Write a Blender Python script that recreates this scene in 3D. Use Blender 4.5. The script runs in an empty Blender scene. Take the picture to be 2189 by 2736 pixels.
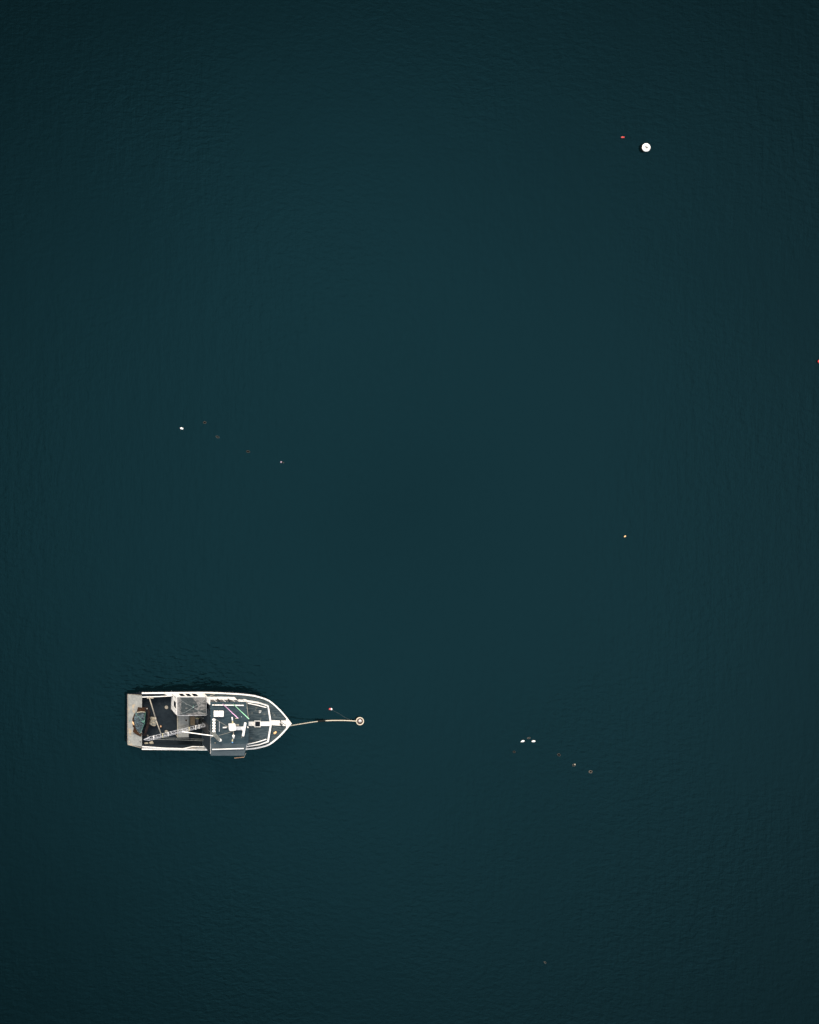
import bpy, bmesh, math, random
from mathutils import Vector, Matrix
random.seed(7)
def V(x, y, z): return Vector((x, y, z))
SC = bpy.context.scene
COL = SC.collection

# ---------------------------------------------------------------- camera
cam_d = bpy.data.cameras.new('camera')
cam = bpy.data.objects.new('camera', cam_d); COL.objects.link(cam)
cam.location = (0, 0, 118)            # drone hovering 118 m above the water, looking straight down
cam.rotation_euler = (0, 0, 0)
cam_d.sensor_width = 36; cam_d.lens = 56.0
cam_d.shift_x = 0.5462; cam_d.shift_y = -0.1601
cam_d.clip_end = 20000
SC.camera = cam

# ---------------------------------------------------------------- sky, sun, exposure
SUN_EL, SUN_AZ = math.radians(42), math.radians(-25)
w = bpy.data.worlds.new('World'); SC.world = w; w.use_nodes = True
nt = w.node_tree; nt.nodes.clear()
out = nt.nodes.new('ShaderNodeOutputWorld'); bg = nt.nodes.new('ShaderNodeBackground')
sky = nt.nodes.new('ShaderNodeTexSky'); sky.sky_type = 'NISHITA'; sky.sun_disc = False
sky.sun_elevation = SUN_EL; sky.sun_rotation = SUN_AZ; sky.dust_density = 3.0; sky.air_density = 1.2
tc = nt.nodes.new('ShaderNodeTexCoord')
# thin overcast; bright lobe and darker ring added so reflections darken towards frame edges
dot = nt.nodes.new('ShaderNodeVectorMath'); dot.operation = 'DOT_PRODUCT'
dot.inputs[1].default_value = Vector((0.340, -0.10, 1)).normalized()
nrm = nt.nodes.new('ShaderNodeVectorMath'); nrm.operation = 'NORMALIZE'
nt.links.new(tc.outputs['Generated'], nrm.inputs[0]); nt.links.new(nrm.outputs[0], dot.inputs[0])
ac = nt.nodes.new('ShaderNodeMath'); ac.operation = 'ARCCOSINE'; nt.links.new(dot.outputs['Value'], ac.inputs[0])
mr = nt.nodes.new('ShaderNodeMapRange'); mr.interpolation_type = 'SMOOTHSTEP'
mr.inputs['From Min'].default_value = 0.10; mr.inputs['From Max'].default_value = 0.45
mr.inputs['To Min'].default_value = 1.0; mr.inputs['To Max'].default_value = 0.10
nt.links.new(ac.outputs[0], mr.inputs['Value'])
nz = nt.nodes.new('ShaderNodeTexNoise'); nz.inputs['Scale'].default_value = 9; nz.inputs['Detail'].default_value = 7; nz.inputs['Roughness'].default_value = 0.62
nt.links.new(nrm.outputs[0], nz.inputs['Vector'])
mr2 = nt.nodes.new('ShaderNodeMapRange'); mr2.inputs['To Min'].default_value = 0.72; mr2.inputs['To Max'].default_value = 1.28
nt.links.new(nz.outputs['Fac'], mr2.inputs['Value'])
mr3 = nt.nodes.new('ShaderNodeMapRange'); mr3.interpolation_type = 'SMOOTHSTEP'  # sky beyond the ring brightened again, added as fill for the boat
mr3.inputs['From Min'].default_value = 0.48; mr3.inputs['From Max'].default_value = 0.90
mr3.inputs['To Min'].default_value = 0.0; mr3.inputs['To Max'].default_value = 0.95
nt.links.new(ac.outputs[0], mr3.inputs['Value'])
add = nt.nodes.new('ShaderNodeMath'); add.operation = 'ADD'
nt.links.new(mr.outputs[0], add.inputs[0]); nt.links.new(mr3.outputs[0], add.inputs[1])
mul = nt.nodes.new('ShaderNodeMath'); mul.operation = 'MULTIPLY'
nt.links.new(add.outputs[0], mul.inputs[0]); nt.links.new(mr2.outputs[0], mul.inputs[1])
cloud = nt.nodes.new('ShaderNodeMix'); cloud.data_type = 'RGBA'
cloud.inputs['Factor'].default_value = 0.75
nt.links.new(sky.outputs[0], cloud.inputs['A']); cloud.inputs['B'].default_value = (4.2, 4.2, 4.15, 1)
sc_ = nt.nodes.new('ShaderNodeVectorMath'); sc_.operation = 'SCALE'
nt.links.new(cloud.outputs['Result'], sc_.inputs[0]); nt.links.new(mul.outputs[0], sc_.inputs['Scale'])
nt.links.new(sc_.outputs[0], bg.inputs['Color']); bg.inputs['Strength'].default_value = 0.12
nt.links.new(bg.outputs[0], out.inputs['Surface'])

sun_d = bpy.data.lights.new('sun', 'SUN'); sun = bpy.data.objects.new('sun', sun_d); COL.objects.link(sun)
sun_d.energy = 0.8; sun_d.angle = math.radians(20); sun_d.color = (1.0, 0.86, 0.70)
sd = Vector((math.sin(SUN_AZ)*math.cos(SUN_EL), math.cos(SUN_AZ)*math.cos(SUN_EL), math.sin(SUN_EL)))
sun.rotation_euler = sd.to_track_quat('Z', 'Y').to_euler(); sun.location = sd*200
SC.view_settings.view_transform = 'Standard'; SC.view_settings.look = 'None'
SC.view_settings.exposure = 1.9; SC.view_settings.gamma = 1

# ---------------------------------------------------------------- materials
def mat(name, c1, c2=None, rough=0.6, scale=6, stretch=(1,1,1), metal=0.0, bump=0.0, lo=0.35, hi=0.65, c3=None, s3=2.0, t3=0.62, spec=0.5, detail=6):
    m = bpy.data.materials.new(name); m.use_nodes = True
    t = m.node_tree; b = t.nodes['Principled BSDF']
    b.inputs['Roughness'].default_value = rough; b.inputs['Metallic'].default_value = metal
    b.inputs['Specular IOR Level'].default_value = spec
    c2 = c2 or tuple(x*0.8 for x in c1)
    co = t.nodes.new('ShaderNodeTexCoord'); mp = t.nodes.new('ShaderNodeMapping')
    mp.inputs['Scale'].default_value = stretch
    t.links.new(co.outputs['Object'], mp.inputs['Vector'])
    n = t.nodes.new('ShaderNodeTexNoise'); n.inputs['Scale'].default_value = scale; n.inputs['Detail'].default_value = detail
    n.inputs['Roughness'].default_value = 0.65
    t.links.new(mp.outputs[0], n.inputs['Vector'])
    r = t.nodes.new('ShaderNodeMapRange'); r.inputs['From Min'].default_value = lo; r.inputs['From Max'].default_value = hi
    t.links.new(n.outputs['Fac'], r.inputs['Value'])
    x = t.nodes.new('ShaderNodeMix'); x.data_type = 'RGBA'
    x.inputs['A'].default_value = (*c1, 1); x.inputs['B'].default_value = (*c2, 1)
    t.links.new(r.outputs[0], x.inputs['Factor'])
    last = x.outputs['Result']
    if c3:
        n3 = t.nodes.new('ShaderNodeTexNoise'); n3.inputs['Scale'].default_value = s3; n3.inputs['Detail'].default_value = 8
        n3.inputs['Distortion'].default_value = 0.6
        t.links.new(co.outputs['Object'], n3.inputs['Vector'])
        r3 = t.nodes.new('ShaderNodeMapRange'); r3.inputs['From Min'].default_value = t3; r3.inputs['From Max'].default_value = t3+0.08
        t.links.new(n3.outputs['Fac'], r3.inputs['Value'])
        x3 = t.nodes.new('ShaderNodeMix'); x3.data_type = 'RGBA'
        t.links.new(last, x3.inputs['A']); x3.inputs['B'].default_value = (*c3, 1)
        t.links.new(r3.outputs[0], x3.inputs['Factor']); last = x3.outputs['Result']
    t.links.new(last, b.inputs['Base Color'])
    if bump:
        bp = t.nodes.new('ShaderNodeBump'); bp.inputs['Strength'].default_value = bump; bp.inputs['Distance'].default_value = 0.02
        t.links.new(n.outputs['Fac'], bp.inputs['Height']); t.links.new(bp.outputs[0], b.inputs['Normal'])
    return m

M = {}
M['white'] = mat('white_paint', (0.83,0.80,0.76), (0.76,0.73,0.68), 0.35, 3, c3=(0.46,0.37,0.25), s3=3.5, t3=0.64)
M['offwhite'] = mat('weathered_white_paint', (0.62,0.61,0.58), (0.45,0.45,0.43), 0.5, 5, c3=(0.30,0.26,0.20), s3=4, t3=0.62)
M['hull'] = mat('dark_navy_hull_paint', (0.008,0.011,0.018), (0.012,0.014,0.02), 0.35, 2)
M['deck'] = mat('dark_rubber_deck', (0.007,0.0125,0.018), (0.013,0.020,0.026), 0.9, 4, c3=(0.026,0.031,0.034), s3=3, t3=0.66, bump=0.3, spec=0.15)
M['slate'] = mat('slate_nonskid_paint', (0.020,0.035,0.043), (0.058,0.078,0.086), 0.85, 4, (0.45,3.5,1), lo=0.42, hi=0.60, c3=(0.10,0.11,0.10), s3=3, t3=0.62, bump=0.2, spec=0.15)
M['roof'] = mat('slate_roof_paint', (0.020,0.038,0.048), (0.036,0.057,0.067), 0.8, 3.5, (0.5,2.5,1), lo=0.42, hi=0.60, c3=(0.075,0.085,0.09), s3=3, t3=0.63, spec=0.15)
M['roof2'] = mat('faded_slate_roof_paint', (0.036,0.054,0.064), (0.062,0.080,0.090), 0.8, 3, (0.4,8,1), spec=0.2)
M['alu'] = mat('weathered_aluminium', (0.235,0.235,0.212), (0.15,0.155,0.148), 0.6, 4, metal=0.0, c3=(0.30,0.24,0.16), s3=1.4, t3=0.60)
M['brightalu'] = mat('bright_aluminium', (0.62,0.62,0.64), (0.36,0.37,0.40), 0.35, 9, metal=0.25)
M['galv'] = mat('galvanised_pipe', (0.30,0.27,0.215), (0.21,0.19,0.155), 0.5, 8)
M['canopy'] = mat('grimy_canopy_sheet', (0.20,0.195,0.19), (0.055,0.06,0.062), 0.8, 6, (0.7,1.4,1), lo=0.42, hi=0.60, bump=0.4, spec=0.2)
M['wet'] = mat('wet_grimy_patch', (0.022,0.032,0.036), (0.05,0.06,0.062), 0.6, 5, c3=(0.12,0.12,0.115), s3=5, t3=0.60, spec=0.2)
M['glass'] = mat('dark_window_glass', (0.008,0.011,0.016), None, 0.15, 3, spec=0.05)
M['black'] = mat('black_rubber', (0.012,0.012,0.013), (0.02,0.02,0.02), 0.6, 6)
M['rust'] = mat('rusty_steel', (0.045,0.020,0.008), (0.018,0.011,0.008), 0.9, 9, c3=(0.09,0.04,0.012), s3=8, t3=0.62, bump=0.5, spec=0.1)
M['maroon'] = mat('dark_maroon_steel', (0.012,0.007,0.007), (0.020,0.012,0.010), 0.8, 5, c3=(0.006,0.004,0.004), s3=4, t3=0.52, spec=0.12)
M['net'] = mat('grey_green_netting', (0.010,0.021,0.028), (0.095,0.13,0.145), 0.9, 5, (0.8,4.5,1), lo=0.42, hi=0.58, c3=(0.030,0.020,0.012), s3=6, t3=0.56, bump=0.9, spec=0.15)
M['netgreen'] = mat('green_twine', (0.02,0.16,0.11), (0.16,0.32,0.26), 0.8, 12)
M['beige'] = mat('beige_canvas', (0.36,0.32,0.24), (0.24,0.22,0.17), 0.9, 9, bump=0.5)
M['wood'] = mat('bare_plywood', (0.28,0.20,0.12), (0.20,0.14,0.08), 0.8, 5, (1,6,1), c3=(0.09,0.05,0.02), s3=5, t3=0.60)
M['grime'] = mat('grimy_machine_grey', (0.13,0.15,0.14), (0.22,0.22,0.20), 0.7, 7, c3=(0.05,0.05,0.045), s3=6, t3=0.55)
M['yellow'] = mat('yellowed_paint', (0.60,0.53,0.28), (0.42,0.38,0.22), 0.6, 6)
M['orange'] = mat('orange_plastic', (0.80,0.42,0.16), (0.75,0.50,0.28), 0.4, 10)
M['orangerail'] = mat('orange_painted_bar', (0.55,0.30,0.15), (0.40,0.25,0.16), 0.5, 6)
M['red'] = mat('red_plastic', (0.55,0.05,0.045), (0.40,0.035,0.03), 0.35, 6)
M['darkred'] = mat('dull_red_plastic', (0.16,0.012,0.02), None, 0.5, 6)
M['pink'] = mat('pale_pink_fibreglass', (0.80,0.42,0.72), (0.75,0.45,0.66), 0.4, 3)
M['green'] = mat('pale_green_fibreglass', (0.28,0.68,0.38), (0.40,0.74,0.50), 0.4, 3)
M['rope'] = mat('cream_rope', (0.58,0.52,0.40), (0.42,0.37,0.28), 0.9, 30)
M['greyrope'] = mat('grey_rope', (0.30,0.33,0.32), (0.20,0.22,0.22), 0.9, 20)
M['wetline'] = mat('wet_thin_line', (0.03,0.05,0.055), (0.02,0.03,0.03), 0.8, 20)
M['blue'] = mat('blue_lens', (0.10,0.28,0.55), None, 0.3, 5)
M['weed'] = mat('dark_weed', (0.003,0.005,0.005), (0.010,0.012,0.010), 0.9, 12, bump=0.8, spec=0.1)
M['brownred'] = mat('brown_red_steel', (0.10,0.04,0.035), (0.06,0.03,0.03), 0.8, 8)
M['dimtan'] = mat('algae_tan_plastic', (0.14,0.115,0.085), (0.08,0.07,0.055), 0.7, 10)
M['dimbrown'] = mat('algae_brown_plastic', (0.020,0.016,0.012), (0.012,0.014,0.012), 0.7, 10)
M['dimgrey'] = mat('algae_grey_plastic', (0.055,0.056,0.046), (0.035,0.038,0.034), 0.7, 10)
M['floatpink'] = mat('faded_pink_plastic', (0.30,0.22,0.27), None, 0.5, 5)

# ---------------------------------------------------------------- mesh helpers
class MB:
    def __init__(s): s.bm = bmesh.new()
    def box(s, c, size, rz=0, ry=0, bev=0.0):
        t = bmesh.new(); bmesh.ops.create_cube(t, size=1)
        bmesh.ops.scale(t, vec=size, verts=t.verts)
        if bev: bmesh.ops.bevel(t, geom=list(t.edges), offset=bev, segments=2, affect='EDGES', profile=0.6)
        mtx = Matrix.Translation(c) @ Matrix.Rotation(rz,4,'Z') @ Matrix.Rotation(ry,4,'Y')
        bmesh.ops.transform(t, matrix=mtx, verts=t.verts); return s._add(t)
    def _add(s, t):
        me = bpy.data.meshes.new('tmp'); t.to_mesh(me); t.free(); s.bm.from_mesh(me); bpy.data.meshes.remove(me); return s
    def tube(s, pts, r, r1=None, seg=8, closed=False):
        pts = [Vector(p) for p in pts]; n = len(pts); rings = []
        up = Vector((0,0,1))
        for i, p in enumerate(pts):
            if closed: d = pts[(i+1)%n]-pts[i-1]
            else: d = (pts[min(i+1,n-1)]-pts[max(i-1,0)])
            d.normalize(); a = d.cross(up)
            if a.length < 1e-3: a = d.cross(Vector((0,1,0)))
            a.normalize(); b = a.cross(d)
            rr = r if r1 is None else r+(r1-r)*i/(n-1)
            rings.append([s.bm.verts.new(p+(a*math.cos(2*math.pi*k/seg)+b*math.sin(2*math.pi*k/seg))*rr) for k in range(seg)])
        for i in range(n if closed else n-1):
            A, B = rings[i], rings[(i+1)%n]
            for k in range(seg): s.bm.faces.new((A[k],A[(k+1)%seg],B[(k+1)%seg],B[k]))
        if not closed: s.bm.faces.new(rings[0][::-1]); s.bm.faces.new(rings[-1])
        return s
    def lathe(s, prof, c=(0,0,0), seg=24, axis=(0,0,1), sx=1, sy=1):
        q = Vector((0,0,1)).rotation_difference(Vector(axis)); rings = []; c = Vector(c)
        for r, z in prof:
            if r < 1e-5: rings.append([s.bm.verts.new(c+q@Vector((0,0,z)))])
            else: rings.append([s.bm.verts.new(c+q@Vector((r*sx*math.cos(2*math.pi*k/seg), r*sy*math.sin(2*math.pi*k/seg), z))) for k in range(seg)])
        for A, B in zip(rings, rings[1:]):
            if len(A)==1 and len(B)==1: continue
            for k in range(seg):
                j = (k+1)%seg
                if len(A)==1: s.bm.faces.new((A[0],B[k],B[j]))
                elif len(B)==1: s.bm.faces.new((A[k],A[j],B[0]))
                else: s.bm.faces.new((A[k],A[j],B[j],B[k]))
        return s
    def prism(s, pts, th):
        top = [s.bm.verts.new(Vector(p)) for p in pts]; bot = [s.bm.verts.new(Vector(p)-Vector((0,0,th))) for p in pts]
        s.bm.faces.new(top); s.bm.faces.new(bot[::-1]); n = len(pts)
        for i in range(n): s.bm.faces.new((top[i],bot[i],bot[(i+1)%n],top[(i+1)%n]))
        return s
    def ribbon(s, L, R, th):
        # solid strip between two point rows
        n = len(L); a=[s.bm.verts.new(p) for p in L]; b=[s.bm.verts.new(p) for p in R]
        dz = Vector((0,0,th)); c=[s.bm.verts.new(Vector(p)-dz) for p in L]; d=[s.bm.verts.new(Vector(p)-dz) for p in R]
        for i in range(n-1):
            s.bm.faces.new((a[i],b[i],b[i+1],a[i+1])); s.bm.faces.new((c[i],c[i+1],d[i+1],d[i]))
            s.bm.faces.new((a[i],a[i+1],c[i+1],c[i])); s.bm.faces.new((b[i],d[i],d[i+1],b[i+1]))
        s.bm.faces.new((a[0],c[0],d[0],b[0])); s.bm.faces.new((a[-1],b[-1],d[-1],c[-1]))
        return s
    def build(s, name, m, parent=None, smooth=False, loc=(0,0,0), label=None):
        bmesh.ops.recalc_face_normals(s.bm, faces=s.bm.faces)
        me = bpy.data.meshes.new(name); s.bm.to_mesh(me); s.bm.free(); me.materials.append(m)
        if smooth:
            for p in me.polygons: p.use_smooth = True
        o = bpy.data.objects.new(name, me); COL.objects.link(o); o.location = loc
        if parent: o.parent = parent
        if label: o['label'] = label
        return o

def tag(o, label, cat, group=None):
    o['label'] = label; o['category'] = cat
    if group: o['group'] = group
    return o
def empty(name, loc, label, cat, rz=0, group=None):
    o = bpy.data.objects.new(name, None); COL.objects.link(o); o.location = loc; o.rotation_euler = (0,0,rz); o.empty_display_size = 0.3
    return tag(o, label, cat, group)
def lerp(a, b, t): return Vector(a)*(1-t)+Vector(b)*t

# ---------------------------------------------------------------- water
wm = bpy.data.materials.new('dark_teal_water'); wm.use_nodes = True
t = wm.node_tree; b = t.nodes['Principled BSDF']
b.inputs['Roughness'].default_value = 0.02; b.inputs['IOR'].default_value = 1.333
b.inputs['Specular Tint'].default_value = (0.17, 0.72, 0.88, 1)
co = t.nodes.new('ShaderNodeTexCoord')
def wnoise(scale, stretch, rot, detail, rough=0.5, dist=0.0):
    mp = t.nodes.new('ShaderNodeMapping'); mp.inputs['Scale'].default_value = stretch; mp.inputs['Rotation'].default_value = (0,0,math.radians(rot))
    t.links.new(co.outputs['Object'], mp.inputs['Vector'])
    n = t.nodes.new('ShaderNodeTexNoise'); n.inputs['Scale'].default_value = scale; n.inputs['Detail'].default_value = detail
    n.inputs['Roughness'].default_value = rough; n.inputs['Distortion'].default_value = dist
    t.links.new(mp.outputs[0], n.inputs['Vector']); return n.outputs['Fac']
def wmath(op, a, b_):
    n = t.nodes.new('ShaderNodeMath'); n.operation = op
    for i, v in enumerate((a, b_)):
        if isinstance(v, (int, float)): n.inputs[i].default_value = v
        else: t.links.new(v, n.inputs[i])
    return n.outputs[0]
swell = wnoise(0.35, (1.6,0.8,1), 12, 3)
rip = wnoise(1.6, (1.0,1.9,1), 28, 4, 0.55, 0.4)
streak = wnoise(0.9, (2.2,0.45,1), 6, 4, 0.6, 0.3)
cat = wnoise(0.045, (1,1,1), 0, 3)
mask = t.nodes.new('ShaderNodeMapRange'); mask.inputs['From Min'].default_value = 0.42; mask.inputs['From Max'].default_value = 0.62
mask.inputs['To Min'].default_value = 0.35
t.links.new(cat, mask.inputs['Value'])
h = wmath('ADD', wmath('MULTIPLY', swell, 0.009), wmath('MULTIPLY', wmath('ADD', wmath('MULTIPLY', rip, 0.017), wmath('MULTIPLY', streak, 0.014)), mask.outputs[0]))
# wavelets slapping back off the hull: choppier within a few metres of the boat
dv = t.nodes.new('ShaderNodeVectorMath'); dv.operation = 'SUBTRACT'; t.links.new(co.outputs['Object'], dv.inputs[0]); dv.inputs[1].default_value = (25.5,-25.5,0)
dsx = t.nodes.new('ShaderNodeVectorMath'); dsx.operation = 'MULTIPLY'; t.links.new(dv.outputs[0], dsx.inputs[0]); dsx.inputs[1].default_value = (0.13,0.22,0)
dl = t.nodes.new('ShaderNodeVectorMath'); dl.operation = 'LENGTH'; t.links.new(dsx.outputs[0], dl.inputs[0])
dm = t.nodes.new('ShaderNodeMapRange'); dm.interpolation_type='SMOOTHSTEP'; dm.inputs['From Min'].default_value = 1.25; dm.inputs['From Max'].default_value = 0.5
t.links.new(dl.outputs['Value'], dm.inputs['Value'])
chop = wnoise(1.7, (0.9,2.3,1), -14, 1.6, 0.5, 0.5)
h = wmath('ADD', h, wmath('MULTIPLY', wmath('MULTIPLY', chop, dm.outputs[0]), 0.028))
bp = t.nodes.new('ShaderNodeBump'); bp.inputs['Strength'].default_value = 1.0; bp.inputs['Distance'].default_value = 1.0
t.links.new(h, bp.inputs['Height']); t.links.new(bp.outputs[0], b.inputs['Normal'])
mixc = t.nodes.new('ShaderNodeMix'); mixc.data_type = 'RGBA'
mixc.inputs['A'].default_value = (0.0009,0.0042,0.0056,1); mixc.inputs['B'].default_value = (0.0011,0.0050,0.0064,1)
t.links.new(cat, mixc.inputs['Factor']); t.links.new(mixc.outputs['Result'], b.inputs['Base Color'])
g = MB(); S = 4000
g.bm.faces.new([g.bm.verts.new((x*S,y*S,0)) for x,y in ((-1,-1),(1,-1),(1,1),(-1,1))])
water = g.build('water', wm); water['kind'] = 'structure'

# ================================================================ the fishing boat (bow towards +X, origin at stern, waterline)
boat = empty('fishing_boat', (20.4, -27.37, 0), 'dark fishing boat with white gunwales, slate wheelhouse roof and lattice mast, moored by its bow', 'boat')
HB = [(1.0,2.10),(3.2,2.12),(6.0,2.14),(7.0,2.11),(7.7,2.09),(8.5,2.05),(9.15,1.98),(9.85,1.81),(10.25,1.63),(10.58,1.38),(10.97,1.01),(11.33,0.60),(11.6,0.24),(11.77,0.02)]
def hb(u):
    if u <= HB[0][0]: return HB[0][1]
    for (a,x),(b_,y) in zip(HB, HB[1:]):
        if u <= b_:
            return x+(y-x)*(u-a)/(b_-a)
    return 0.02
def sheer(u): return 1.15 + 0.75*(max(0,(u-5)/6.8)**1.6)
ST = [1.0,2,3,4,5,5.8,6.5,7.2,7.8,8.3,8.8,9.2,9.6,9.95,10.25,10.5,10.75,11.0,11.2,11.4,11.6,11.77]
# hull shell
g = MB(); rows = []
def section(u, half, top):
    f = max(0.0,(u-8)/3.77)
    wl = half*(0.93-0.35*f); P = [(half,top),(half*0.985+0.0,top*0.55),(wl,0.0),(wl*0.75,-0.45),(0.0,-0.75)]
    ux = lambda z: u - (0.55*f*f)*(max(0,(top-z))/ (top+0.5))
    return [(ux(z),y,z) for y,z in P]+[(ux(z),-y,z) for y,z in P[-2::-1]]
secs = [section(0.06,1.87,0.50), section(0.96,1.98,1.06)]+[section(u,hb(u)-0.01,sheer(u)-0.05) for u in ST]
rows = [[g.bm.verts.new(p) for p in s_] for s_ in secs]
for A,B in zip(rows, rows[1:]):
    for k in range(len(A)-1): g.bm.faces.new((A[k],A[k+1],B[k+1],B[k]))
g.bm.faces.new(rows[0]); 
g.build('hull', M['hull'], boat)
# white gunwale cap, both sides and round the bow
for sgn in (1,-1):
    g = MB()
    us = ST
    L = [(u, sgn*max(hb(u),0.0), sheer(u)) for u in us]
    R = []
    for i,u in enumerate(us):
        a = Vector(L[max(i-1,0)]); c = Vector(L[min(i+1,len(us)-1)]); d = c-a; d.z=0; d.normalize()
        nrm_ = Vector((d.y,-d.x,0))*sgn
        q = Vector(L[i])+nrm_*0.10
        if q.y*sgn < 0: q.y = 0
        R.append(tuple(q))
    g.ribbon(L, R, 0.06); g.build('gunwale', M['white'], boat)
# side decks beside the working well, dark
for sgn in (1,-1):
    g = MB()
    us = [1.0,2,3,4,5,5.45]
    g.ribbon([(u,sgn*(hb(u)-0.10),sheer(u)-0.03) for u in us], [(u,sgn*1.80,sheer(u)-0.03) for u in us], 0.05); g.build('side_deck', M['deck'], boat)
    g = MB(); g.ribbon([(u,sgn*1.80,sheer(u)-0.035) for u in us], [(u,sgn*1.76,sheer(u)-0.035) for u in us], 0.62); g.build('bulwark', M['deck'], boat)
# inner white rails
g = MB(); g.tube([V(1.001,1.777,1.200), V(2.108,1.807,1.200), V(3.193,1.869,1.200)], 0.032); g.build('inner_rail', M['white'], boat)
g = MB(); g.tube([V(1.001,-1.850,1.200), V(2.566,-1.957,1.200), V(4.017,-2.003,1.200), V(4.319,-1.937,1.220), V(4.694,-1.838,1.250), V(5.976,-1.868,1.250)], 0.032); g.build('inner_rail', M['white'], boat)
g = MB(); g.tube([V(1.024,-1.942,1.200), V(3.177,-2.018,1.200), V(5.987,-2.018,1.200)], 0.02); g.build('inner_rail', M['offwhite'], boat)
# starboard side locker top
g = MB(); g.prism([V(4.314,-1.995,1.170), V(4.711,-1.888,1.170), V(5.979,-1.919,1.170), V(5.979,-2.110,1.170), V(4.711,-2.056,1.170)], 0.3); g.build('side_locker', M['alu'], boat)
# working deck
g = MB(); g.box((3.2,0,0.50),(4.6,3.52,0.1)); g.build('work_deck', M['deck'], boat)
g = MB(); g.tube([V(5.920,-1.371,1.500), V(3.878,-1.295,1.500), V(1.898,-1.242,1.500)], 0.013); g.tube([V(5.920,-1.257,1.500), V(2.508,-1.135,1.500)], 0.011); g.build('guide_rail', M['grime'], boat)
# fore deck and side decks round the wheelhouse
g = MB(); us = [5.45]+[u for u in ST if u > 5.5]
g.ribbon([(u,max(hb(u)-0.06,0.01),sheer(u)-0.06) for u in us], [(u,-max(hb(u)-0.06,0.01),sheer(u)-0.06) for u in us], 0.05)
fdeck = g.build('foredeck', M['slate'], boat)
g = MB(); us = [10.25,10.6,11.0,11.35,11.62]
g.ribbon([(u,0.17+0.02*(u-10.2)-(0.25 if u>11.6 else 0)*0.2,sheer(u)-0.02) for u in us], [(u,-0.17-0.02*(u-10.2)+(0.25 if u>11.6 else 0)*0.2,sheer(u)-0.02) for u in us], 0.035)
g.prism([(11.40,0.40,1.835),(11.77,0.02,1.91),(11.77,-0.02,1.91),(11.40,-0.40,1.835)],0.05)
g.build('bow_band', M['white'], fdeck)
g = MB(); g.lathe([(0,0.26),(0.07,0.26),(0.08,0.22),(0.05,0.18),(0.05,0.05),(0.10,0.0)], V(11.016,-0.063,1.720), 14); g.box(V(10.995,0.146,1.800),(0.06,0.10,0.1)); g.tube([V(11.042,0.104,1.850), V(11.133,0.044,1.850), V(11.399,-0.146,1.850)],0.016); g.build('bollard', M['black'], fdeck, True)
g = MB(); g.lathe([(0,0.06),(0.05,0.06),(0.06,0.0)], V(11.080,-0.017,1.850), 12); g.build('roller_cap', M['offwhite'], fdeck, True)
# aluminium stern ramp
g = MB(); g.prism([(0.06,1.84,0.60),(1.01,1.86,1.12),(1.01,-1.88,1.12),(0.06,-1.86,0.60)], 0.06)
ramp = g.build('stern_ramp', M['alu'], boat)
g = MB(); g.tube([(0.06,1.84,0.61),(0.06,-1.86,0.61)], 0.025); g.tube([(0.06,-1.86,0.60),(1.0,-1.97,1.12)],0.018); g.tube([(0.06,1.85,0.60),(1.0,1.9,1.12)],0.015); g.build('ramp_edge', M['galv'], ramp)
g = MB()
g.box(V(0.870,-1.517,1.125),(0.05,0.05,0.03)); g.build('lashing_eye', M['rust'], ramp)
g = MB(); g.box(V(0.180,-1.607,0.700),(0.035,0.05,0.06)); g.build('lashing_eye', M['yellow'], ramp)
g = MB(); g.box(V(0.169,-0.061,0.720),(0.06,0.04,0.05)); g.build('green_tie', M['netgreen'], ramp)
g = MB(); 
for k in range(2): g.tube([V(0.068,-1.054,0.640), V(0.989,-0.933,1.140)],0.008)
g.build('ramp_seam', M['grime'], ramp)
# dark roller across the top of the ramp
g = MB(); g.tube([V(1.339,0.964,1.150), V(1.522,0.704,1.150), V(1.507,0.261,1.150), V(1.415,-0.350,1.150), V(1.186,-1.053,1.150)], 0.10, seg=12); g.lathe([(0,0.1),(0.09,0.08),(0.12,0)], V(1.326,0.949,1.220),12)
rol = g.build('stern_roller', M['maroon'], boat, True)
g = MB(); g.lathe([(0,0.05),(0.045,0.03),(0.05,0)], V(1.343,0.959,1.330),10); g.build('bolt', M['galv'], rol, True)
# pipe across the well
g = MB(); g.tube([V(1.517,1.745,1.300), V(1.923,0.369,1.450)], 0.042, seg=10); g.tube([V(1.923,0.369,1.450), V(1.971,0.147,1.480)],0.06,seg=10); g.tube([V(1.971,0.147,1.480), V(2.313,-0.799,1.600)],0.042,seg=10)
pipe = g.build('cross_pipe', M['galv'], boat, True)
g = MB(); g.box(V(1.587,1.727,1.250),(0.48,0.09,0.05)); g.build('pipe_bracket', M['galv'], pipe)
# round plates let into the deck
for p in (V(2.907,0.886,0.600), V(2.907,-0.918,0.600)):
    g = MB(); g.lathe([(0,0.02),(0.035,0.02),(0.04,0.0),(0.045,0.02),(0.12,0.02),(0.13,-0.03)], p, 20)
    dp = g.build('deck_plate', M['galv'], boat)
g = MB(); g.prism([V(1.468,-1.105,0.620), V(1.622,-1.197,0.620), V(1.483,-1.274,0.620)],0.04); g.build('deck_lug', M['galv'], boat)

# ---- shelter on the port side
sh = MB()
sh.prism([(3.30,2.08,2.52),(5.38,2.08,2.52),(5.38,2.04,2.52),(3.30,2.04,2.52)], 1.36)
sh.prism([(3.26,2.08,2.52),(3.30,2.08,2.52),(3.30,0.76,2.52),(3.26,0.76,2.52)], 2.0)
sh.box((5.40,1.4,1.55),(0.04,1.3,1.9))
shelter = sh.build('shelter', M['white'], boat)
g = MB(); n=14
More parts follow.
